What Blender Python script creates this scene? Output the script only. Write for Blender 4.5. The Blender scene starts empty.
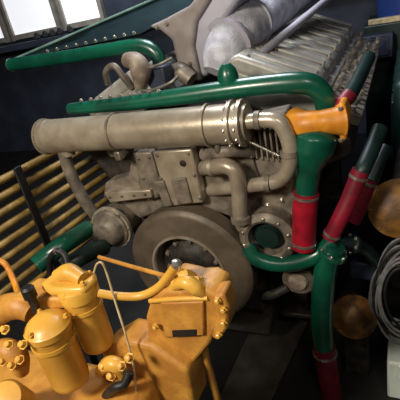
import bpy, bmesh, math, random
from mathutils import Vector, Matrix
from math import sin, cos, radians, pi
random.seed(7)
S = bpy.context.scene
COL = S.collection
# ------------------------------------------------------------------ camera
F = 429.0
psi, pit, rol = radians(28), radians(25), radians(12)
fw = Vector((-sin(psi)*cos(pit), cos(psi)*cos(pit), -sin(pit)))
r0 = Vector((cos(psi), sin(psi), 0)); u0 = r0.cross(fw)
CR = cos(rol)*r0 - sin(rol)*u0
CU = sin(rol)*r0 + cos(rol)*u0
def ray(px, py): return CR*((px-200)/F) + CU*((200-py)/F) + fw
CAM = Vector((0, 0, .75)) - ray(192, 265)*2.1
def at(px, py, y=None, x=None, z=None):
    """place in the room where the sight line meets a wall-parallel plane"""
    d = ray(px, py)
    i, v = (1, y) if y is not None else ((0, x) if x is not None else (2, z))
    return CAM + d*((v-CAM[i])/d[i])
cd = bpy.data.cameras.new('camera'); cam = bpy.data.objects.new('camera', cd); COL.objects.link(cam)
cd.sensor_width = 36; cd.lens = 36*F/400; cd.clip_start = .02
cam.matrix_world = Matrix(((CR.x, CU.x, -fw.x, CAM.x), (CR.y, CU.y, -fw.y, CAM.y), (CR.z, CU.z, -fw.z, CAM.z), (0, 0, 0, 1)))
S.camera = cam

# ------------------------------------------------------------------ materials
def lin(c):
    return tuple(((v/255)/12.92 if v/255 <= .04045 else ((v/255+.055)/1.055)**2.4) for v in c) + (1,)
def mat(name, col, col2=None, rough=.45, metal=0., scale=14., bump=.15, lo=.4, hi=.65, spec=.5, coat=0):
    m = bpy.data.materials.new(name); m.use_nodes = True
    nt = m.node_tree; b = nt.nodes['Principled BSDF']
    tc = nt.nodes.new('ShaderNodeTexCoord')
    n = nt.nodes.new('ShaderNodeTexNoise'); n.inputs['Scale'].default_value = scale; n.inputs['Detail'].default_value = 6
    nt.links.new(tc.outputs['Object'], n.inputs['Vector'])
    r = nt.nodes.new('ShaderNodeValToRGB')
    r.color_ramp.elements[0].position = lo; r.color_ramp.elements[1].position = hi
    r.color_ramp.elements[0].color = lin(col2 or tuple(v*.72 for v in col)); r.color_ramp.elements[1].color = lin(col)
    nt.links.new(n.outputs['Fac'], r.inputs['Fac']); nt.links.new(r.outputs['Color'], b.inputs['Base Color'])
    mr = nt.nodes.new('ShaderNodeMapRange'); mr.inputs['To Min'].default_value = min(1, rough+.12); mr.inputs['To Max'].default_value = max(.05, rough-.08)
    nt.links.new(n.outputs['Fac'], mr.inputs['Value']); nt.links.new(mr.outputs['Result'], b.inputs['Roughness'])
    b.inputs['Metallic'].default_value = metal
    b.inputs['Specular IOR Level'].default_value = spec
    b.inputs['Coat Weight'].default_value = coat; b.inputs['Coat Roughness'].default_value = .2
    if bump:
        n2 = nt.nodes.new('ShaderNodeTexNoise'); n2.inputs['Scale'].default_value = scale*6; n2.inputs['Detail'].default_value = 3
        nt.links.new(tc.outputs['Object'], n2.inputs['Vector'])
        bp = nt.nodes.new('ShaderNodeBump'); bp.inputs['Strength'].default_value = bump; bp.inputs['Distance'].default_value = .004
        nt.links.new(n2.outputs['Fac'], bp.inputs['Height']); nt.links.new(bp.outputs['Normal'], b.inputs['Normal'])
    return m
def emis(name, col, s):
    m = bpy.data.materials.new(name); m.use_nodes = True; b = m.node_tree.nodes['Principled BSDF']
    b.inputs['Base Color'].default_value = lin(col); b.inputs['Emission Color'].default_value = lin(col); b.inputs['Emission Strength'].default_value = s
    return m
M = dict(
 shaded_red = mat('shaded_red_hose', (136,20,42), (100,14,32), .45, 0, 12, .1),  # red hose colour darkened to stand in for shade
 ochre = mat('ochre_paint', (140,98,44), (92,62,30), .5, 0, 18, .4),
 plate = mat('dark_gusset_paint', (20,38,42), (14,30,34), .9, 0, 6, .1, spec=.15),
 mauve = mat('mauve_grey_casting', (156,148,146), (132,122,118), .55, .1, 8, .2),
 leafy = mat('dark_debris', (52,54,58), (30,32,34), .8, 0, 20, .3),
 palegreen = mat('pale_green_rail', (120,150,142), (80,116,106), .4, 0, 10, .1),
 beige = mat('beige_engine_paint', (184,174,156), (152,140,122), .31, .4, 9, .12),
 cast = mat('cast_grey_brown', (142,132,118), (98,90,80), .5, .25, 16, .35),
 damper = mat('damper_brown', (106,94,80), (82,72,60), .5, .2, 8, .2),
 darkcast = mat('dark_cast', (70,64,58), (38,35,33), .55, .3, 18, .4),
 head = mat('cylinder_head_grey', (172,170,162), (142,139,132), .42, .15, 10, .2),
 steel = mat('bright_bolt', (200,195,185), (150,145,135), .28, .8, 30, .1),
 rust = mat('rusty_beige', (158,146,130), (122,106,94), .6, .1, 22, .4),
 shroud = mat('sheet_shroud', (178,176,190), (156,154,166), .5, .1, 5, .1),
 wrap = mat('exhaust_blanket', (212,212,222), (170,170,182), .85, 0, 16, 1.),
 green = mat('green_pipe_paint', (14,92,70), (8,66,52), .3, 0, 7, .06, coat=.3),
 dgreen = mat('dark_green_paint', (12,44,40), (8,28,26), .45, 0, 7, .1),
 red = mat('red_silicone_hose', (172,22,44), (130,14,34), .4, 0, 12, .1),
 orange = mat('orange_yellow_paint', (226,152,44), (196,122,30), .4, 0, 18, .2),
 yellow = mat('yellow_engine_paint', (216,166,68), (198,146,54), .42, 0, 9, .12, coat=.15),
 yellow2 = mat('dirty_yellow_paint', (200,146,62), (170,116,48), .48, 0, 15, .3),
 barpaint = mat('yellow_bar_paint', (168,138,70), (122,98,50), .5, 0, 14, .2),
 black = mat('black_rubber', (30,30,32), (16,16,18), .5, 0, 20, .2),
 cable = mat('grey_cable', (120,120,120), (84,84,86), .5, 0, 20, .1),
 white = mat('white_box_paint', (236,246,240), (216,228,222), .5, 0, 5, .05),
 wall = mat('dark_navy_wall', (64,72,92), (50,56,72), .7, 0, 3, .1),
 wallside = mat('dark_wall', (46,48,50), (34,36,40), .75, 0, 3, .1),
 floor = mat('oily_floor', (38,37,36), (26,25,25), .5, 0, 4, .2),
 ceil = mat('ceiling_grey', (90,90,92), (70,70,74), .8, 0, 4, .1),
 blue = mat('blue_paint', (34,62,130), (22,44,100), .45, 0, 6, .1),
 bluedark = mat('dark_blue_box', (44,52,72), (30,36,52), .5, 0, 10, .1),
 glass = emis('bright_window', (232,234,238), .9),
 frame = mat('grey_window_frame', (176,170,160), (150,145,136), .6, 0, 8, .1),
 wire = mat('thin_wire', (206,190,150), (170,150,110), .5, 0, 20, 0),
 bedrail = mat('grey_steel_bed', (80,76,70), (58,55,51), .5, .2, 8, .2),
)
# ------------------------------------------------------------------ mesh helpers
WORLD = {}
def basis(d):
    d = d.normalized(); a = Vector((0, 0, 1)) if abs(d.z) < .9 else Vector((1, 0, 0))
    u = d.cross(a).normalized(); return d, u, d.cross(u)
def smooth_path(pts, n=8):
    pts = [Vector(p) for p in pts]
    if len(pts) < 3: return pts
    out = []
    P = [pts[0]*2-pts[1]] + pts + [pts[-1]*2-pts[-2]]
    for i in range(1, len(P)-2):
        a, b, c, d = P[i-1:i+3]
        for k in range(n):
            t = k/n
            out.append(.5*((2*b)+(c-a)*t+(2*a-5*b+4*c-d)*t*t+(3*b-a-3*c+d)*t**3))
    out.append(pts[-1]); return out
class MB:
    def __init__(s): s.bm = bmesh.new()
    def ring_skin(s, rings, cap=True):
        R = [[s.bm.verts.new(p) for p in r] for r in rings]
        n = len(R[0])
        for a, b in zip(R, R[1:]):
            for i in range(n): s.bm.faces.new((a[i], a[(i+1) % n], b[(i+1) % n], b[i]))
        if cap: s.bm.faces.new(R[0][::-1]); s.bm.faces.new(R[-1])
        return s
    def tube(s, pts, r, seg=14, sm=True, n=8, closed=False):
        base = [Vector(p) for p in pts]
        P = smooth_path(base, n) if sm else base
        rs = r if isinstance(r, (list, tuple)) else [r]*len(base)
        rr = []
        for i in range(len(P)):
            t = i/(len(P)-1)*(len(rs)-1); k = min(int(t), len(rs)-2) if len(rs) > 1 else 0
            rr.append(rs[k]+(rs[min(k+1, len(rs)-1)]-rs[k])*(t-k))
        _, u, v = basis(P[1]-P[0]); rings = []
        for i, p in enumerate(P):
            d = (P[min(i+1, len(P)-1)]-P[max(i-1, 0)]).normalized()
            u = (u-d*u.dot(d)).normalized(); v = d.cross(u)
            rings.append([p+(u*cos(2*pi*k/seg)+v*sin(2*pi*k/seg))*rr[i] for k in range(seg)])
        return s.ring_skin(rings)
    def lathe(s, o, d, prof, seg=32, cap=True):
        """prof: list of (distance along d, radius)"""
        o = Vector(o); d, u, v = basis(Vector(d)); rings = []
        for t, r in prof:
            rings.append([o+d*t+(u*cos(2*pi*k/seg)+v*sin(2*pi*k/seg))*max(r, 1e-4) for k in range(seg)])
        return s.ring_skin(rings, cap)
    def ringlathe(s, o, d, prof, seg=48):
        o = Vector(o); d, u, v = basis(Vector(d)); rings = []
        for t, r in prof + [prof[0]]:
            rings.append([o+d*t+(u*cos(2*pi*k/seg)+v*sin(2*pi*k/seg))*r for k in range(seg)])
        s.ring_skin(rings, False); bmesh.ops.remove_doubles(s.bm, verts=s.bm.verts, dist=1e-5); return s
    def cyl(s, a, b, r, seg=16): return s.tube([a, b], r, seg, False)
    def bolt(s, p, d, r=.011, h=.012): return s.lathe(p, d, [(0, r*1.45), (.003, r*1.45), (.003, r), (h, r), (h+.002, r*.7)], 6)
    def prism(s, poly, ext):
        poly = [Vector(p) for p in poly]; ext = Vector(ext)
        s.ring_skin([poly, [p+ext for p in poly]]); return s
    def box(s, c, size, rot=None):
        m = Matrix.Translation(Vector(c))
        if rot is not None: m = m @ rot.to_4x4()
        r = bmesh.ops.create_cube(s.bm, size=1)
        bmesh.ops.transform(s.bm, matrix=m @ Matrix.Diagonal((*size, 1)), verts=r['verts']); return s
    def build(s, name, m, parent=None, bev=0, seg=2):
        bmesh.ops.recalc_face_normals(s.bm, faces=s.bm.faces)
        me = bpy.data.meshes.new(name); s.bm.to_mesh(me); s.bm.free()
        me.materials.append(M[m] if isinstance(m, str) else m)
        me.shade_smooth(); me.set_sharp_from_angle(angle=radians(38))
        o = bpy.data.objects.new(name, me); COL.objects.link(o)
        if parent is not None:
            o.parent = parent; o.location = -WORLD.get(parent.name, Vector((0, 0, 0)))
            WORLD[o.name] = Vector((0, 0, 0))
        if bev:
            b = o.modifiers.new('bevel', 'BEVEL'); b.width = bev; b.segments = seg; b.limit_method = 'ANGLE'; b.angle_limit = radians(40)
        return o
def tag(o, label, cat, group=None):
    o['label'] = label; o['category'] = cat
    if group: o['group'] = group
    return o
def thing(name, loc, label, cat, group=None):
    o = bpy.data.objects.new(name, None); COL.objects.link(o); o.location = loc; WORLD[o.name] = Vector(loc)
    o.empty_display_size = .1
    return tag(o, label, cat, group)
def struct(o): o['kind'] = 'structure'; return o
def pp(poly, y): return [at(a, b, y=y) for a, b in poly]
def path(pts): return [at(a, b, y=c) for a, b, c in pts]
Y = Vector((0, 1, 0)); X = Vector((1, 0, 0)); Z = Vector((0, 0, 1))

# ------------------------------------------------------------------ room
struct(MB().box((-2, .3, -.05), (9, 7.4, .1)).build('floor', 'floor'))
struct(MB().box((-2, .3, 3.25), (9, 7.4, .1)).build('ceiling', 'ceil'))
struct(MB().box((-2, 4.0, 1.6), (9, .1, 3.2)).build('wall_back', 'wall'))
struct(MB().box((-6.5, .3, 1.6), (.1, 7.3, 3.2)).build('wall_left', 'wallside'))
struct(MB().box((2.5, .3, 1.6), (.1, 7.3, 3.2)).build('wall_right', 'wallside'))
struct(MB().box((-2, -3.4, 1.6), (9, .1, 3.2)).build('wall_front', 'wallside'))
# high windows in the back wall
def window(n, x0, x1, z0, z1):
    g = struct(MB().box(((x0+x1)/2, 3.935, (z0+z1)/2), (x1-x0, .03, z1-z0)).build('window_%d' % n, 'glass'))
    f = MB()
    for xx in (x0, x1): f.box((xx, 3.915, (z0+z1)/2), (.06, .07, z1-z0+.09))
    for zz in (z0, z1): f.box(((x0+x1)/2, 3.915, zz), (x1-x0-.09, .07, .07))
    f.build('window_frame', 'frame', g)
wx = [at(-40, 44, y=3.9).x, at(6, 36, y=3.9).x, at(13, 36, y=3.9).x, at(57, 20, y=3.9).x, at(63, 18, y=3.9).x, at(100, 6, y=3.9).x]
zb = at(38, 33, y=3.9).z
window(1, wx[0], wx[1], zb, zb+.75); window(2, wx[2], wx[3], zb, zb+.75); window(3, wx[4], wx[5], zb, zb+.75)
for q in ((34, 27), (42, 25), (49, 22), (56, 19), (66, 17)):
    p = at(*q, y=3.7)
    tag(MB().lathe((p.x, p.y, zb-.085), Z, [(0, .035), (.02, .05), (.05, .045), (.08, .035), (.1, .015)], 12).build('sill_lump', 'leafy'), 'dark lump standing on the window sill far behind', 'sill_lump', 'dark lumps on the window sill')  # unidentified dark lumps along the sill
struct(MB().box((-2.4, 3.76, zb-.13), (7.6, .38, .09)).build('trim_1', 'wall', bev=.01))

# ------------------------------------------------------------------ main engine
eng = thing('diesel_engine', (0, 1.2, 0), 'large beige-brown V diesel engine with round front damper and grey cylinder heads', 'engine')
b = MB()
b.prism([Vector(p) for p in ((-.34, .16, .45), (.34, .16, .45), (.36, .16, .95), (.56, .16, 1.3), (.34, .16, 1.42), (0, .16, 1.3), (-.34, .16, 1.42), (-.56, .16, 1.3), (-.36, .16, .95))], (0, 2.2, 0))
b.build('engine_block', 'darkcast', eng, .015)
MB().prism([Vector(p) for p in ((-.27, .2, .14), (.27, .2, .14), (.33, .2, .46), (-.33, .2, .46))], (0, 2.05, 0)).build('oil_pan', 'bedrail', eng, .02)
for sx in (-1, 1):
    for yy in (.45, 1.9):
        MB().box((sx*.38, yy, .36), (.16, .16, .3)).box((sx*.4, yy, .2), (.2, .24, .03)).build('engine_mount', 'darkcast', eng, .008)
# front lower plate
MB().prism([Vector(p) for p in ((-.3, .1, .42), (.3, .1, .42), (.36, .1, .9), (.2, .1, 1.02), (-.3, .1, 1.02), (-.38, .1, .9))], (0, .1, 0)).build('front_plate', 'darkcast', eng, .01)
# damper
O = Vector((0, 0, .75))
d = MB().ringlathe(O+Y*-.045, Y, [(.02, .318), (.006, .306), (0, .29), (.004, .2), (.0, .192), (.006, .178), (.03, .168), (.1, .168), (.1, .318)], 72).build('vibration_damper', 'damper', eng)
MB().ringlathe(O+Y*-.05, Y, [(0, .193), (0, .182), (.012, .176), (.02, .193)], 72).build('inner_rim', 'beige', d)
MB().lathe(O+Y*.0, Y, [(0, .02), (-.045, .05), (-.05, .075), (-.02, .08), (.0, .1), (.02, .167), (.1, .167)], 40).build('crank_hub', 'darkcast', eng)
for k in range(10):
    a = 2*pi*k/10+.2
    MB().bolt(O+Vector((cos(a)*.135, .012, sin(a)*.135)), -Y, .012, .016).build('hub_bolt', 'cast', eng)
# gear case on top of the damper
gc = MB().prism(pp([(103, 197), (105, 183), (128, 176), (133, 150), (205, 142), (246, 138), (262, 190), (245, 222), (225, 215), (195, 206), (165, 209), (140, 219), (122, 205)], .06), (0, .1, 0)).build('gear_case', 'cast', eng, .008)
MB().prism(pp([(152, 152), (191, 149), (203, 203), (168, 207)], .0), (0, .06, 0)).build('access_cover', 'beige', eng, .008)
MB().prism(pp([(154, 182), (163, 181), (172, 206), (164, 207)], -.012), (0, .02, 0)).prism(pp([(170, 180), (185, 178), (192, 203), (178, 205)], -.012), (0, .02, 0)).build('cover_rib', 'cast', eng, .004)
MB().lathe(at(183, 163, y=.0), -Y, [(0, .014), (.006, .014), (.008, .01)], 16).build('cover_plug', 'darkcast', eng)
for q in ((157, 155), (188, 153), (200, 198), (172, 203), (194, 175), (161, 178)):
    MB().bolt(at(*q, y=.0), -Y, .007, .008).build('cover_bolt', 'steel', eng)
MB().prism(pp([(134, 153), (151, 152), (164, 196), (148, 201), (140, 190)], .02), (0, .05, 0)).build('side_cover', 'cast', eng, .008)
for q in ((138, 158), (149, 157), (143, 178), (158, 194)):
    MB().bolt(at(*q, y=.02), -Y, .007, .008).build('side_cover_bolt', 'steel', eng)
MB().prism(pp([(104, 193), (150, 190), (152, 198), (110, 203)], .0), (0, .07, 0)).build('ledge_flange', 'beige', eng, .006)
for q in ((110, 197), (122, 196), (134, 195), (145, 194)):
    MB().bolt(at(*q, y=.0), -Y, .006, .008).build('ledge_bolt', 'steel', eng)
# dome pump at the left of the damper
pc = at(113, 226, y=-.02)
pm = MB().lathe(pc, -Y, [(-.16, .09), (-.02, .095), (.0, .1), (.03, .1), (.035, .088), (.06, .08), (.085, .06), (.09, .045)], 32).build('side_pump', 'cast', eng)
MB().ringlathe(pc, -Y, [(.0, .112), (.02, .112), (.02, .09), (.0, .09)], 32).build('pump_flange', 'beige', pm)
for k in range(8):
    a = 2*pi*k/8
    MB().bolt(pc+Vector((cos(a)*.104, -.02, sin(a)*.104)), -Y, .006, .006).build('pump_bolt', 'steel', pm)
MB().lathe(at(103, 240, y=-.07), Vector((-.5, -1, -.1)), [(-.06, .05), (.0, .055), (.03, .055), (.035, .04)], 24).build('pump_inlet', 'darkcast', pm)
# heat exchanger
hz = 1.447
hl, hr = at(44, 138, y=0).x, at(248, 119, y=0).x
def hx(px): return at(px, 138-(px-37)*.095, y=0).x
hA = Vector((hl, 0, hz))
L = hr-hl
he = MB().lathe(hA, X, [(.0, .055), (.006, .074), (.02, .08), (.05, .082), (.052, .079), (L*.97, .079), (L*.972, .077), (L, .07)], 40).build('heat_exchanger', 'beige', eng)
for p, w, rr in ((45, .012, .087), (115, .014, .084), (207, .014, .087), (231, .016, .092), (241, .016, .092)):
    MB().lathe(Vector((hx(p), 0, hz)), X, [(0, rr-.006), (.002, rr), (w-.002, rr), (w, rr-.006)], 40).build('clamp_band' if p == 115 else 'exchanger_flange', 'beige' if p != 115 else 'cast', he)
for p in (231, 241):
    for k in range(12):
        a = 2*pi*k/12
        MB().bolt(Vector((hx(p)-.002, cos(a)*.084, hz+sin(a)*.084)), -X, .0055, .006).build('flange_bolt', 'steel', he)
MB().box((hx(116), -.02, hz-.1), (.03, .05, .04)).build('band_lug', 'steel', he, .004)
MB().lathe(Vector((hx(215), -.02, hz-.095)), -Z, [(-.02, .012), (0, .016), (.015, .012)], 12).build('drain_plug', 'steel', he)
for p in (100, 200):
    MB().prism([Vector((hx(p)-.03, .02, hz-.07)), Vector((hx(p)+.03, .02, hz-.07)), Vector((hx(p)+.04, .07, 1.3)), Vector((hx(p)-.04, .07, 1.3))], (0, .05, 0)).build('exchanger_bracket', 'cast', eng, .005)
MB().cyl(Vector((hx(62), 0, hz-.06)), Vector((hx(62), 0, hz-.1)), .034).tube(path([(63, 150, .0), (70, 172, .0), (83, 198, .0), (96, 216, .03), (104, 226, .08)]), .03, 20).build('drain_pipe', 'cast', eng)
# C-shaped return pipe
MB().tube(path([(236, 124, -.02), (262, 120, -.02), (279, 123, -.02), (289, 142, -.02), (290, 163, -.02), (281, 179, -.02), (262, 184, -.01), (226, 188, .03), (208, 190, .08)]), .03, 20).build('return_pipe', 'beige', eng)
for q, dd in (((258, 120.3), X), ((268, 183.5), X), ((289.5, 153), Z)):
    MB().lathe(at(*q, y=-.02)-dd*.012, dd, [(0, .03), (.002, .036), (.022, .036), (.024, .03)], 20).build('hose_clamp', 'cast', eng)
MB().tube(path([(203, 168, .06), (213, 167, -.01), (226, 166, -.03), (236, 173, -.035), (239, 190, -.03), (240, 212, -.02), (243, 226, .03)]), .033, 20).build('bypass_pipe', 'beige', eng)
MB().lathe(at(240.5, 216, y=-.02), -Z, [(0, .036), (.003, .043), (.025, .043), (.028, .036)], 20).build('bypass_collar', 'cast', eng)
MB().lathe(at(212, 167, y=-.01)-X*.012, X, [(0, .034), (.003, .04), (.02, .04), (.024, .034)], 20).build('bypass_collar', 'cast', eng)
MB().tube(path([(205, 155, .05), (222, 151, .0), (240, 150, .03), (252, 152, .07)]), .03, 18).build('upper_stub_pipe', 'cast', eng)
# right front housing with fins
fh = MB().prism(pp([(240, 122), (285, 112), (296, 150), (300, 215), (262, 225), (246, 200)], .08), (0, .12, 0)).build('front_housing', 'cast', eng, .008)
for k in range(7):
    MB().box(at(251+k*5.5, 141+k*.6, y=.06), (.008, .05, .13)).build('cooling_fin', 'cast', fh, .002)
MB().cyl(at(248, 141, y=-.01), at(279, 156, y=-.01), .006).build('link_rod', 'steel', eng)
for q in ((254, 200), (268, 205), (282, 200), (252, 212), (288, 185), (247, 175)):
    MB().bolt(at(*q, y=.08), -Y, .009, .012).build('housing_bolt', 'steel', eng)
# raw water pump
wc = at(268, 236, y=.02)
wp = MB().ringlathe(wc, -Y, [(-.1, .125), (.02, .125), (.035, .112), (.04, .095), (.03, .082), (-.06, .078), (-.1, .078)], 40).build('water_pump', 'cast', eng)
MB().lathe(wc, -Y, [(-.09, .08), (-.02, .078), (.0, .055), (.02, .05), (.022, .03)], 30).build('impeller_cover', 'dgreen', wp)
for k in range(10):
    a = 2*pi*k/10+.3
    MB().bolt(wc+Vector((cos(a)*.104, -.038, sin(a)*.104)), -Y, .007, .006).build('pump_bolt', 'steel', wp)
lc = at(299, 278, y=.1)
lf = MB().lathe(lc, -Y, [(-.12, .05), (-.0, .055), (.0, .075), (.02, .075), (.024, .05), (.03, .048)], 28).build('lower_flange', 'cast', eng)
MB().lathe(lc, -Y, [(.03, .045), (.04, .04), (.041, .02)], 20).build('flange_plug', 'rust', lf)
MB().tube(path([(256, 296, .1), (272, 295, .06), (288, 287, .08)]), .022, 14).build('lower_arm', 'darkcast', eng)

# cylinder heads, right bank (and the mirrored hidden bank)
def bank(sx, n=8, y0=.3, pitch=.215):
    s = radians(24)
    ax = Vector((sx*cos(s), 0, -sin(s))); up = Vector((sx*sin(s), 0, cos(s)))
    c0 = Vector((sx*.445, 0, 1.435))
    for k in range(n):
        y = y0+k*pitch
        c = c0+Y*(y+pitch/2)
        rot = Matrix((ax, Y*(1), up)).transposed()
        if sx < 0: rot = Matrix((ax, -Y, up)).transposed()
        h = MB().box(c-ax*.06, (.46, pitch-.008, .13), rot).build('cylinder_head', 'head', eng, .008)
        cv = MB()
        cv.prism([c+ax*a+up*u-Y*(pitch*.47) for a, u in ((-.28, .06), (.14, .06), (.13, .1), (.08, .13), (-.24, .135), (-.275, .11))], Y*(pitch*.94))
        cv.build('rocker_cover', 'head', h, .02, 3)
        MB().box(c-ax*.05+up*.136, (.3, .05, .014), rot).build('cover_rib', 'head', h, .006)
        if sx > 0:
            for a in (-.2, .1):
                MB().bolt(c+ax*a+up*.13-Y*.07, up, .008, .012).build('cover_bolt', 'cast', h)
            MB().box(c+ax*.25+up*.03, (.18, pitch-.01, .05), rot).build('nut_ledge', 'cast', h, .006)
            for j in range(9):
                p = c+ax*(.19+.055*(j % 3)+random.uniform(-.008, .008))+up*.054+Y*(-.075+.07*(j//3)+random.uniform(-.012, .012))
                MB().bolt(p, (up+ax*random.uniform(-.3, .3)).normalized(), random.uniform(.01, .016), random.uniform(.02, .05)).build('head_nut', 'steel' if j % 2 else 'cast', h)
bank(1); bank(-1, 5)
MB().prism([Vector(p) for p in ((.6, .3, 1.26), (.73, .3, 1.26), (.73, .3, 1.18), (.6, .3, 1.12))], (0, 1.74, 0)).build('exhaust_side_rail', 'darkcast', eng, .01)
# exhaust and intake on top
wp_pts = path([(214, 72, .4), (222, 52, .46), (237, 34, .6), (260, 16, .85), (286, -6, 1.2), (315, -28, 1.7)])
ex = MB().tube(wp_pts, [.052, .092, .118, .112, .124, .125], 24, n=10).build('wrapped_exhaust', 'wrap', eng)
for i, t in enumerate((.3, .52, .7)):
    P = smooth_path(wp_pts, 10); k = int(t*(len(P)-1)); dd = (P[k+1]-P[k]).normalized()
    MB().lathe(P[k]-dd*.012, dd, [(0, .112), (.004, .124), (.02, .124), (.024, .112)], 24).build('blanket_strap', 'shroud', ex)
MB().tube(path([(235, 76, .36), (262, 53, .5), (290, 30, .75), (318, 7, 1.1), (335, -7, 1.45)]), .02, 14).build('fuel_rail', 'shroud', eng)
MB().prism(pp([(200, 80), (190, 52), (187, 30), (214, -16), (262, -30), (232, 10), (212, 40), (208, 76)], .5), (0, .25, 0)).build('exhaust_shroud', 'shroud', eng, .03, 4)
MB().prism(pp([(147, 27), (164, 19), (188, 6), (210, -20), (222, -20), (196, 22), (193, 46), (201, 82), (184, 80), (176, 62), (171, 40), (160, 31)], .47), (0, .14, 0)).build('intake_housing', 'mauve', eng, .025, 4)
MB().tube(path([(178, 66, .45), (182, 72, .43), (192, 80, .42)]), [.03, .045, .04], 14).build('intake_boss', 'cast', eng)
for q in ((157, 27), (167, 24), (190, 64)):
    MB().bolt(at(*q, y=.47), -Y, .009, .01).build('intake_bolt', 'cast', eng)
# actuator and small fittings left of the intake
MB().tube(path([(127, 60, .3), (136, 62, .28), (141, 72, .28), (140, 86, .3)]), [.035, .045, .05, .03], 16).build('linkage_arm', 'rust', eng)
MB().tube(path([(108, 84, .3), (106, 72, .28), (114, 66, .28), (124, 78, .28), (132, 88, .3)]), .016, 12).build('linkage_bracket', 'cast', eng)
MB().box(at(159, 76, y=.36), (.12, .1, .1)).build('actuator_box', 'bluedark', eng, .01)
MB().tube(path([(136, 91, .26), (152, 90, .25), (170, 83, .25), (178, 76, .27)]), .008, 8).build('sensor_wire', 'steel', eng)
MB().tube(path([(142, 70, .3), (158, 65, .28), (172, 58, .3)]), .007, 8).build('sensor_wire', 'steel', eng)

# ------------------------------------------------------------------ green pipes
def flange(o, p, d, r, w=.02, m='green', bolts=8, br=.006):
    f = MB().lathe(p-d*w/2, d, [(0, r-.002), (.002, r), (w-.002, r), (w, r-.002)], 28).build('pipe_flange', m, o)
    for k in range(bolts):
        _, u, v = basis(d); a = 2*pi*k/bolts
        MB().bolt(p+d*(w/2)*-1+(u*cos(a)+v*sin(a))*r*.86, -d, br, .006).build('flange_bolt', 'steel', f)
    return f
def pipe(name, pts, r, m, label, cat='pipe', grp=None, seg=20):
    P = path(pts); base = P[0].copy(); base.z = min(p.z for p in P)
    t = thing(name, base, label, cat, grp)
    MB().tube(P, r, seg).build('pipe_body' if cat == 'pipe' else 'hose_body', m, t); return t, P
def clampring(t, p, d, r, m='steel'):
    d = d.normalized(); MB().lathe(p-d*.006, d, [(0, r), (.001, r+.003), (.011, r+.003), (.012, r)], 24).build('hose_clamp', m, t)
t, P = pipe('coolant_pipe', [(70, 109, .06), (130, 103, .07), (190, 95, .08), (250, 87, .09), (296, 83, .1), (314, 86, .11), (324, 97, .12), (327, 112, .13)], [.026, .033, .037, .04, .041, .04, .04, .04], 'green', 'long green coolant pipe running above the beige heat exchanger')
MB().lathe(P[0]+X*.01, -X, [(0, .027), (.012, .025), (.02, .015)], 20).build('end_cap', 'green', t)
for k in range(9):
    q = at(84+k*9.6, 104.5-k*1.15, y=.065)+Z*.028
    MB().bolt(q-Y*.01-Z*.008, (Z-Y*.6).normalized(), .007, .008).build('pipe_bolt', 'steel', t)
# valve stub on the pipe
MB().lathe(at(229, 83, y=.1), Z, [(-.01, .042), (.03, .042), (.055, .034), (.075, .018), (.076, .004)], 20).build('vent_cap', 'green', t)

t = thing('overhead_frame', at(14, 66, y=.45), 'tapering dark green frame with bolted lower pipe at upper left', 'frame')
lo = path([(10, 65, .45), (60, 58, .45), (110, 50, .45), (140, 46, .45), (156, 53, .45), (160, 68, .45), (158, 80, .45)])
MB().tube(lo, .036, 20).build('lower_pipe', 'green', t)
MB().lathe(lo[0]+X*.01, -X, [(0, .038), (.012, .034), (.02, .02)], 20).build('end_cap', 'steel', t)
MB().prism([at(12, 60, y=.5), at(75, 33, y=.62), at(145, 4, y=.78), at(210, -24, y=.95), at(200, 2, y=.8), at(140, 34, y=.52)], (0, .03, -.01)).build('gusset_plate', 'plate', t, .004)
MB().tube([at(12, 60, y=.49), at(75, 33, y=.61), at(145, 3, y=.77), at(210, -25, y=.94)], .007, 12, False).build('upper_rail', 'palegreen', t)
for k in range(10):
    p = at(48+k*9.6, 51.5-k*2.0, y=.46)
    MB().bolt(p, (Z-Y).normalized(), .007, .012).build('frame_bolt', 'steel', t)
hp = at(210, -25, y=.94)
MB().cyl(hp, Vector((hp.x, hp.y, 3.19)), .012).build('hanger_rod', 'dgreen', t)
t = thing('crosswise_beam', at(160, 20, y=1.1), 'dark green beam crossing behind the intake at the top edge', 'beam')
MB().tube([at(128, 28, y=1.0), at(182, 6, y=1.15)], .05, 18, False).build('beam_tube', 'dgreen', t)
hp = at(182, 6, y=1.15)
MB().cyl(hp, Vector((hp.x, hp.y, 3.19)), .012).build('hanger_rod', 'dgreen', t)
flange(t, at(170, 11, y=1.12), (at(182, 6, y=1.15)-at(128, 28, y=1.0)).normalized(), .062, bolts=6, m='dgreen')

# orange-yellow thermostat elbow
t = thing('thermostat_elbow', at(318, 138, y=.05), 'orange-yellow elbow housing at right end of the green coolant pipe', 'elbow')
MB().tube(path([(296, 124, .06), (306, 124, .03), (321, 122, .03), (335, 121, .04), (342, 120, .05)]), [.062, .05, .043, .05, .062], 24).build('elbow_body', 'orange', t)
MB().tube(path([(316, 119, .05), (315, 128, .04), (313, 137, .03)]), .052, 20).build('elbow_outlet', 'orange', t)
MB().prism(pp([(337, 105), (344, 103), (349, 116), (347, 138), (341, 146), (338, 130)], .02), (0, .1, 0)).build('elbow_flange', 'orange', t, .01)
for q in ((341, 109), (345, 117), (344, 132), (341, 140)):
    MB().bolt(at(*q, y=.02), -Y, .007, .008).build('elbow_bolt', 'steel', t)
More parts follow.
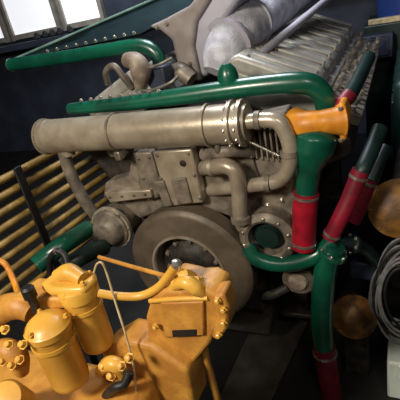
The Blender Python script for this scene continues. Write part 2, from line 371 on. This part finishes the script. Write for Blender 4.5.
# green down pipe below it, red hose, green U
t, P = pipe('down_pipe', [(317, 129, .04), (316, 136, .035), (313, 150, .03), (309, 170, .025), (306, 196, .02)], [.05, .082, .078, .048, .043], 'green', 'short green pipe dropping from the orange elbow into a red hose')
t, P = pipe('red_hose', [(306, 192, .02), (304.5, 215, .015), (303.5, 247, .01)], .05, 'red', 'short bright red vertical hose under the green down pipe', 'hose')
for p, q in ((P[0], P[1]), (P[2], P[1])): clampring(t, p+(q-p)*.16, q-p, .05)
t, P = pipe('bend_pipe', [(248, 246, -.03), (256, 258, -.04), (275, 264, -.03), (298, 262, .0), (318, 254, .03), (334, 240, .05)], [.032, .034, .034, .036, .036, .036], 'green', 'green pipe sweeping under the round water pump')
t, P = pipe('riser_pipe', [(336, 246, .03), (327, 263, .03), (323, 290, .02), (322, 320, .02), (324, 350, .02)], [.04, .048, .05, .05, .047], 'green', 'vertical green pipe beside the dim yellow hub at lower right')
flange(t, P[0]+(P[1]-P[0])*.4, (P[1]-P[0]).normalized(), .062, bolts=6, m='green')
t, P = pipe('red_hose', [(324, 346, .02), (327, 368, .02), (331, 392, .02), (334, 415, .03)], .052, 'shaded_red', 'shaded red hose at bottom edge below the vertical green pipe', 'hose')
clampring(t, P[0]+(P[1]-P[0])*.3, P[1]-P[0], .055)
t, P = pipe('red_hose', [(361, 170, .1), (350, 198, .08), (340, 219, .06), (330, 238, .05)], .034, 'shaded_red', 'long slanting red hose, nearer and left one of the parallel pair', 'hose')
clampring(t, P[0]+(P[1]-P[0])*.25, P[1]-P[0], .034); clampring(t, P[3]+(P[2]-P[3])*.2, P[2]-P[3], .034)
t, P = pipe('red_hose', [(371, 180, .2), (364, 200, .18), (354, 222, .16)], .026, 'shaded_red', 'thinner dim red hose right behind the long slanting red hose', 'hose')
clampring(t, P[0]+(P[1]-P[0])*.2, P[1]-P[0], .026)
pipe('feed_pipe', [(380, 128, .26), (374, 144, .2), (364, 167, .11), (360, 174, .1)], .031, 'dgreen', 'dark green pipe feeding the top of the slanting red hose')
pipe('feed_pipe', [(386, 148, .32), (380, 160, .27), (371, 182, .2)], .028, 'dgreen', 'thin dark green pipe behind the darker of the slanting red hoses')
t, P = pipe('red_hose', [(337, 112, .12), (343, 103, .13), (350, 94, .16)], .028, 'shaded_red', 'short shaded red hose stub above the orange elbow flange', 'hose')
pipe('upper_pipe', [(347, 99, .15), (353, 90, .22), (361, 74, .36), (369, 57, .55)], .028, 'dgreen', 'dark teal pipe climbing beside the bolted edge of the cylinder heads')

# ------------------------------------------------------------------ right-hand dim machinery
g0 = at(383, 120, y=.9)
t = thing('dark_machine', (1.15, 1.2, 0), 'dark green machine casing standing in shade at the right edge', 'machine')
MB().box((1.16, 1.5, .76), (.56, 1.1, 1.12)).build('casing', 'dgreen', t, .04)
MB().box((1.16, 1.5, .1), (.6, 1.2, .2)).build('machine_base', 'bedrail', t, .02)
MB().box((1.16, 1.4, 1.37), (.4, .5, .12)).build('top_cover', 'bluedark', t, .03)
for k in range(4):
    MB().box((.876, 1.1+k*.26, .95), (.02, .2, .5)).build('side_panel', 'dgreen', t, .008)
bb = at(388, 4, y=2.5); dz = at(388, 20, y=2.5).z
t = thing('blue_drum', (bb.x+.12, bb.y+.2, 0), 'blue drum standing at far right top corner', 'drum')
MB().lathe((bb.x+.2, bb.y+.2, dz), Z, [(0, .27), (.02, .29), (.3, .29), (.31, .3), (.33, .3), (.34, .29), (.84, .29), (.86, .28), (.86, .02)], 32).build('drum_body', 'blue', t)
MB().box((bb.x+.16, 2.66, dz/2), (.66, .72, dz)).build('drum_stand', 'dgreen', t, .01)
sp0 = at(385, 24, y=2.335)
tag(MB().box((sp0.x, 2.34, dz+.02), (.24, .06, .04)).build('pale_strip', 'wire', bev=.006), 'pale tan strip lying below the blue drum', 'strip')
gp = at(378, 46, y=2.24)
t = thing('junction_box', gp, 'small grey-blue box fixed below the pale strip at upper right', 'box')
MB().box(gp, (.22, .12, .18)).build('box_body', 'bluedark', t, .01)
MB().box(gp-Y*.064, (.16, .01, .13)).build('box_lid', 'bluedark', t, .003)
# dim yellow round things
def hub(name, px, py, y, r, label, m='orange', ax=-Y):
    c = at(px, py, y=y)
    t = thing(name, c, label, 'hub')
    ax = Vector(ax).normalized(); _, u, v = basis(ax)
    MB().lathe(c, ax, [(-.14, r*.7), (-.04, r*.85), (-.02, r), (.02, r), (.03, r*.85), (.05, r*.6), (.06, r*.35), (.062, r*.2)], 28).build('hub_body', m, t)
    for k in range(8):
        a = 2*pi*k/8
        MB().bolt(c+ax*.02+(u*cos(a)+v*sin(a))*r*.9, ax, .008, .01).build('hub_bolt', m, t)
    if px > 380: MB().cyl(c, Vector((max(c.x, .95), .97, c.z)), r*.4).build('hub_shaft', 'darkcast', t)
    else: MB().box((c.x, c.y+.06, (c.z-.06)/2), (.12, .1, c.z-.06)).build('hub_pedestal', 'darkcast', t, .01)
    return t
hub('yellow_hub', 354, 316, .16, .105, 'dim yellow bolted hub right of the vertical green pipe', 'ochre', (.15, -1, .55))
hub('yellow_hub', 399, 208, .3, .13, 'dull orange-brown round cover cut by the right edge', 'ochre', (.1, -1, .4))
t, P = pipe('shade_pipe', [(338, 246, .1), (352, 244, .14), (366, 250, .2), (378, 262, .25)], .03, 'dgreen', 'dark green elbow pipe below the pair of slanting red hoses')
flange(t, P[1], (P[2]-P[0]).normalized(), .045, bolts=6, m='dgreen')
tag(MB().box(at(364, 266, y=.3), (.12, .1, .1)).build('valve_block', 'bluedark', bev=.01), 'small dark blue block above the dim yellow hub', 'block')
# cable coil on a peg in front of the right machine
cc = at(408, 294, y=-.05)
t = thing('cable_coil', cc, 'hanging coil of grey cables at the right edge', 'cable')
for k in range(15):
    r1, r2 = .078+.011*(k % 6)+.004*random.random(), .15+.022*(k % 5)+.008*random.random()
    off = Vector((random.uniform(-.012, .012), -.035+.005*k, random.uniform(-.01, .02)))
    tl = random.uniform(-.12, .12)
    pts = []
    for j in range(37):
        a = 2*pi*j/36
        pts.append(cc+off+Vector((cos(a)*r1+tl*sin(a)*.2, cos(a)*r1*.25, sin(a)*r2)))
    MB().tube(pts, .0055, 8, False).build('cable_strand', 'cable' if k % 3 else 'black', t)
MB().lathe(cc+Vector((0, .13, .15)), -Y, [(0, .018), (.17, .018), (.172, .03), (.18, .03)], 14).build('hanging_peg', 'darkcast', t)
wz = at(387, 362, y=.06).z
MB().box(cc+Vector((.1, .15, .15)), (.26, .04, .04)).box(Vector((cc.x+.22, cc.y+.15, (cc.z+.2+wz)/2)), (.04, .04, cc.z+.2-wz)).build('peg_post', 'darkcast', t, .004)
wb = at(387, 362, y=.06)
t = thing('white_cabinet', (wb.x+.16, .2, 0), 'white cabinet corner at the bottom right', 'cabinet')
MB().box((wb.x+.17, .2, wb.z/2), (.34, .28, wb.z)).build('cabinet_body', 'white', t, .012)
MB().box((wb.x+.17, .056, wb.z*.8), (.26, .012, wb.z*.35)).build('cabinet_door', 'white', t, .004)

# ------------------------------------------------------------------ yellow bar rail at the left
rd = Vector((.08, 1, 0)).normalized()
B = at(24, 205, x=-.72)
t = thing('bar_rail', (B.x, B.y, 0), 'yellow steel rail of parallel horizontal bars at the left', 'rail')
sp = .067
for k in range(9):
    z = B.z+.16-k*sp
    p = Vector((B.x, B.y, z))
    MB().tube([p-rd*.55, p+rd*1.15], .0185, 12, False).build('rail_bar', 'barpaint', t)
for s in (0.02, .95):
    MB().box(Vector((B.x, B.y, 0))+rd*s+Vector((.026, 0, (B.z+.19)/2)), (.012, .045, B.z+.19)).build('rail_post', 'black', t, .003)
t, P = pipe('sump_pipe', [(36, 266, -.36), (48, 256, -.3), (66, 243, -.22), (88, 229, -.05)], .045, 'green', 'green pipe running along the foot of the yellow bar rail')
t, P = pipe('black_hose', [(50, 276, -.42), (50, 260, -.4), (57, 251, -.39), (65, 256, -.39), (68, 268, -.42)], .014, 'black', 'looped black hose above the yellow filters', 'hose')
clampring(t, P[2], P[3]-P[1], .014)
pipe('sump_pipe', [(66, 266, -.3), (80, 258, -.26), (92, 252, -.2), (104, 247, -.12)], .04, 'dgreen', 'dark green pipe below the side pump left of the damper')

# ------------------------------------------------------------------ foreground yellow engine
ye = thing('yellow_engine', (.1, -1.0, 0), 'yellow engine in the foreground with two filter canisters', 'engine')
b0 = at(60, 400, y=-.95)
MB().box((-.14, -.98, .5), (.86, .36, .92)).build('engine_body', 'yellow2', ye, .03)
MB().box((-.14, -.98, .04), (.96, .46, .08)).build('engine_skid', 'bedrail', ye, .01)
def canister(px, py, y, r, h, dome):
    c = at(px, py, y=y)     # centre of canister top
    f = MB().lathe(c, -Z, [(-.004, r*.96), (.0, r), (.006, r*1.03), (.014, r*1.03), (.018, r), (h-.02, r*.985), (h-.006, r*.93), (h, r*.8), (h, .005)], 40).build('fuel_filter', 'yellow', ye)
    MB().lathe(c, Z, [(-.004, r*1.12), (.014, r*1.14), (.018, r*1.06), (.026, r*.95), (.036, r*.7), (.042, r*.3), (.043, .003)] if dome else [(-.004, r*1.12), (.03, r*1.14), (.034, r*1.08), (.04, r*.6), (.041, .003)], 36).build('filter_head', 'yellow', f)
    for k in range(3):
        a = 2*pi*k/3+.5
        MB().bolt(c+Vector((cos(a)*r*1.0, sin(a)*r*1.0, .026)), Z, .006, .008).build('head_bolt', 'yellow', f)
    MB().ringlathe(c-Z*.03, -Z, [(0, r+.001), (0, r+.004), (.012, r+.004), (.012, r+.001)], 40).build('canister_band', 'yellow', f)
    return c, f
c1, f1 = canister(49, 329, -.93, .054, .19, True)
c2, f2 = canister(80, 294, -.83, .048, .185, False)
MB().prism([c2+Vector(v) for v in ((-.1, -.03, .02), (-.045, -.05, .02), (.05, -.03, .02), (.058, .02, .02), (.03, .05, .02), (-.03, .05, .02), (-.095, .03, .02))], (0, 0, .028)).build('filter_mount', 'yellow', ye, .012, 3)
MB().tube([c2+Vector((-.06, -.0, .05)), c2+Vector((-.02, .01, .062)), c2+Vector((.03, .0, .052))], [.02, .026, .018], 14).build('mount_boss', 'yellow', ye)
for a, bq in ((-.075, .015), (.03, .03), (.04, -.015)):
    MB().bolt(c2+Vector((a, bq, .047)), Z, .006, .009).build('mount_bolt', 'yellow', ye)
MB().prism([c1+Vector((-.16, .03, .01)), c1+Vector((-.06, .05, .01)), c1+Vector((.03, .07, .01)), c1+Vector((.05, .14, .01)), c1+Vector((-.14, .14, .01))], (0, 0, .04)).build('filter_bracket', 'yellow2', ye, .01, 3)
MB().lathe(at(31, 297, y=-.9), Z, [(-.05, .012), (0, .012), (.0, .018), (.028, .018), (.034, .012)], 14).build('primer_knob', 'black', ye)
# lumpy castings on the left
MB().tube(path([(-8, 318, -.9), (6, 308, -.88), (20, 306, -.88), (32, 312, -.88)]), [.035, .04, .038, .03], 18).build('manifold_casting', 'yellow2', ye)
MB().tube(path([(-6, 352, -.97), (8, 350, -.97), (18, 358, -.97), (22, 372, -.97)]), [.03, .032, .03, .02], 16).build('manifold_elbow', 'yellow2', ye)
for q in ((4, 362), (13, 366), (21, 360), (10, 345), (24, 345), (6, 330)):
    MB().bolt(at(*q, y=-1.0), (Z-Y*.7).normalized(), .009, .014).build('casting_bolt', 'yellow', ye)
MB().lathe(at(8, 402, y=-1.06), (Z*.9-Y*.4+X*.3).normalized(), [(-.1, .05), (.02, .052), (.03, .045), (.035, .01)], 28).build('breather_cap', 'yellow', ye)
MB().tube(path([(-6, 258, -.62), (4, 263, -.62), (10, 272, -.63), (17, 290, -.68), (20, 302, -.78)]), .011, 12).build('orange_tube', 'orange', ye)
# gear housing (with slot) right of the filters
yp = -.78
face = [(145, 318), (150, 300), (163, 290), (205, 289), (218, 296), (222, 322), (210, 345), (186, 374), (150, 352)]
gh = MB().prism(pp(face, yp), (0, .1, 0)).build('gear_housing', 'yellow2', ye, .012, 3)
MB().prism(pp([(160, 303), (203, 302), (204, 336), (164, 338)], yp-.01), (0, .02, 0)).build('housing_plate', 'yellow2', gh, .004)
MB().prism(pp([(172, 331), (196, 330), (196, 336), (173, 337)], yp-.013), (0, .008, 0)).build('plate_slot', 'black', gh)
MB().tube(path([(150, 301, yp+.0), (175, 299, yp-.005), (208, 298, yp)]), .007, 12).build('top_rib', 'yellow', gh)
MB().prism(pp([(212, 296), (223, 294), (229, 308), (228, 328), (219, 342), (211, 338), (216, 318)], yp-.01), (0, .06, 0)).build('side_flange', 'yellow2', gh, .008)
for q in ((218, 300), (224, 309), (224, 322), (219, 334), (156, 326), (180, 366)):
    MB().bolt(at(*q, y=yp-.012), -Y, .007, .01).build('housing_bolt', 'yellow', gh)
MB().prism(pp([(158, 296), (164, 284), (174, 276), (190, 280), (204, 284), (212, 294)], yp+.03), (0, .07, 0)).build('pump_casting', 'yellow2', ye, .012, 3)
MB().tube(path([(172, 288, yp+.02), (184, 282, yp+.0), (196, 288, yp+.0), (206, 295, yp+.01)]), [.012, .018, .02, .012], 14).build('pump_elbow', 'yellow', ye)
for q, r in (((186, 276), .02), ((197, 284), .022), ((207, 291), .018), ((178, 284), .016)):
    MB().lathe(at(*q, y=yp+.02), (Z*.8-Y*.6).normalized(), [(-.04, r), (0, r), (.004, r*.8), (.02, r*.75), (.022, r*.4)], 6).build('union_nut', 'yellow', ye)
MB().prism(pp([(100, 352), (122, 340), (150, 346), (188, 372), (196, 410), (110, 410)], -.82), (0, .1, 0)).build('lower_casting', 'yellow2', ye, .015, 3)
MB().tube(path([(100, 372, -.86), (108, 364, -.87), (118, 366, -.87), (124, 376, -.86)]), [.015, .022, .022, .015], 14).build('pipe_union', 'yellow', ye)
for q in ((104, 366), (112, 376), (122, 366), (130, 358)):
    MB().bolt(at(*q, y=-.88), (Z-Y).normalized(), .01, .016).build('union_nut', 'yellow', ye)
MB().tube(path([(104, 398, -.9), (114, 388, -.91), (124, 384, -.9), (130, 372, -.88)]), .013, 12).build('black_fitting', 'black', ye)
MB().tube(path([(204, 346, -.74), (207, 362, -.74), (212, 380, -.74), (218, 402, -.74)]), .011, 12).build('drain_tube', 'yellow2', ye)
MB().tube(path([(98, 293, -.82), (118, 296, -.8), (140, 296, -.78), (156, 289, -.77), (166, 279, -.77), (177, 264, -.77)]), .0115, 16).build('fuel_pipe', 'yellow', ye)
MB().lathe(at(176, 266, y=-.77), (Z*.8+X*.4).normalized(), [(0, .013), (.012, .014), (.016, .006)], 8).build('pipe_tip', 'steel', ye)
MB().tube(path([(99, 257, -.6), (130, 266, -.66), (166, 276, -.72)]), .0065, 10).build('dipstick_rod', 'yellow2', ye)
MB().tube(path([(94, 272, -.8), (97, 264, -.8), (102, 263, -.8), (107, 274, -.8), (116, 304, -.82), (126, 336, -.84), (134, 370, -.86), (137, 405, -.88)]), .003, 8).build('loose_wire', 'wire', ye)

# engine bed under main engine
struct(MB().box((-.42, 1.15, .09), (.14, 2.5, .18)).build('trim_2', 'bedrail', bev=.01))
sx1 = at(276, 400, z=.02).x
struct(MB().prism([at(a, b, z=.002) for a, b in ((268, 410), (308, 325), (265, 300), (215, 410))], (0, 0, .018)).build('trim_3', 'bedrail', bev=.003))

# ------------------------------------------------------------------ light
def area(name, loc, target, size, power, col):
    l = bpy.data.lights.new(name, 'AREA'); l.shape = 'DISK'; l.size = size; l.energy = power; l.color = col
    o = bpy.data.objects.new(name, l); COL.objects.link(o); o.location = loc
    o.rotation_euler = (Vector(target)-Vector(loc)).to_track_quat('-Z', 'Y').to_euler()
area('ceiling_lamp_warm', (-.35, -2.5, 2.9), (0, -.2, 1.1), .5, 88, (1, .9, .75))
area('ceiling_lamp_cool', (-.05, .9, 3.1), (.2, .9, 1.4), .9, 46, (.88, .92, 1))
area('back_wall_fill', (-2.6, 2.9, 3.17), (-2.6, 3.6, 1.8), 1.2, 34, (.92, .96, 1))  # added fill that brightens the back wall, no fixture seen
area('right_side_fill', (1.5, -1.9, 2.95), (.6, .1, .6), .4, 12, (1, .92, .8))  # extra fill added to lift the right side, no known lamp
w = bpy.data.worlds.new('world'); S.world = w; w.use_nodes = True
w.node_tree.nodes['Background'].inputs[0].default_value = (.5, .55, .65, 1); w.node_tree.nodes['Background'].inputs[1].default_value = .02
S.view_settings.view_transform = 'Standard'; S.view_settings.look = 'None'; S.view_settings.gamma = 1; S.view_settings.exposure = 0
S.view_settings.use_curve_mapping = False
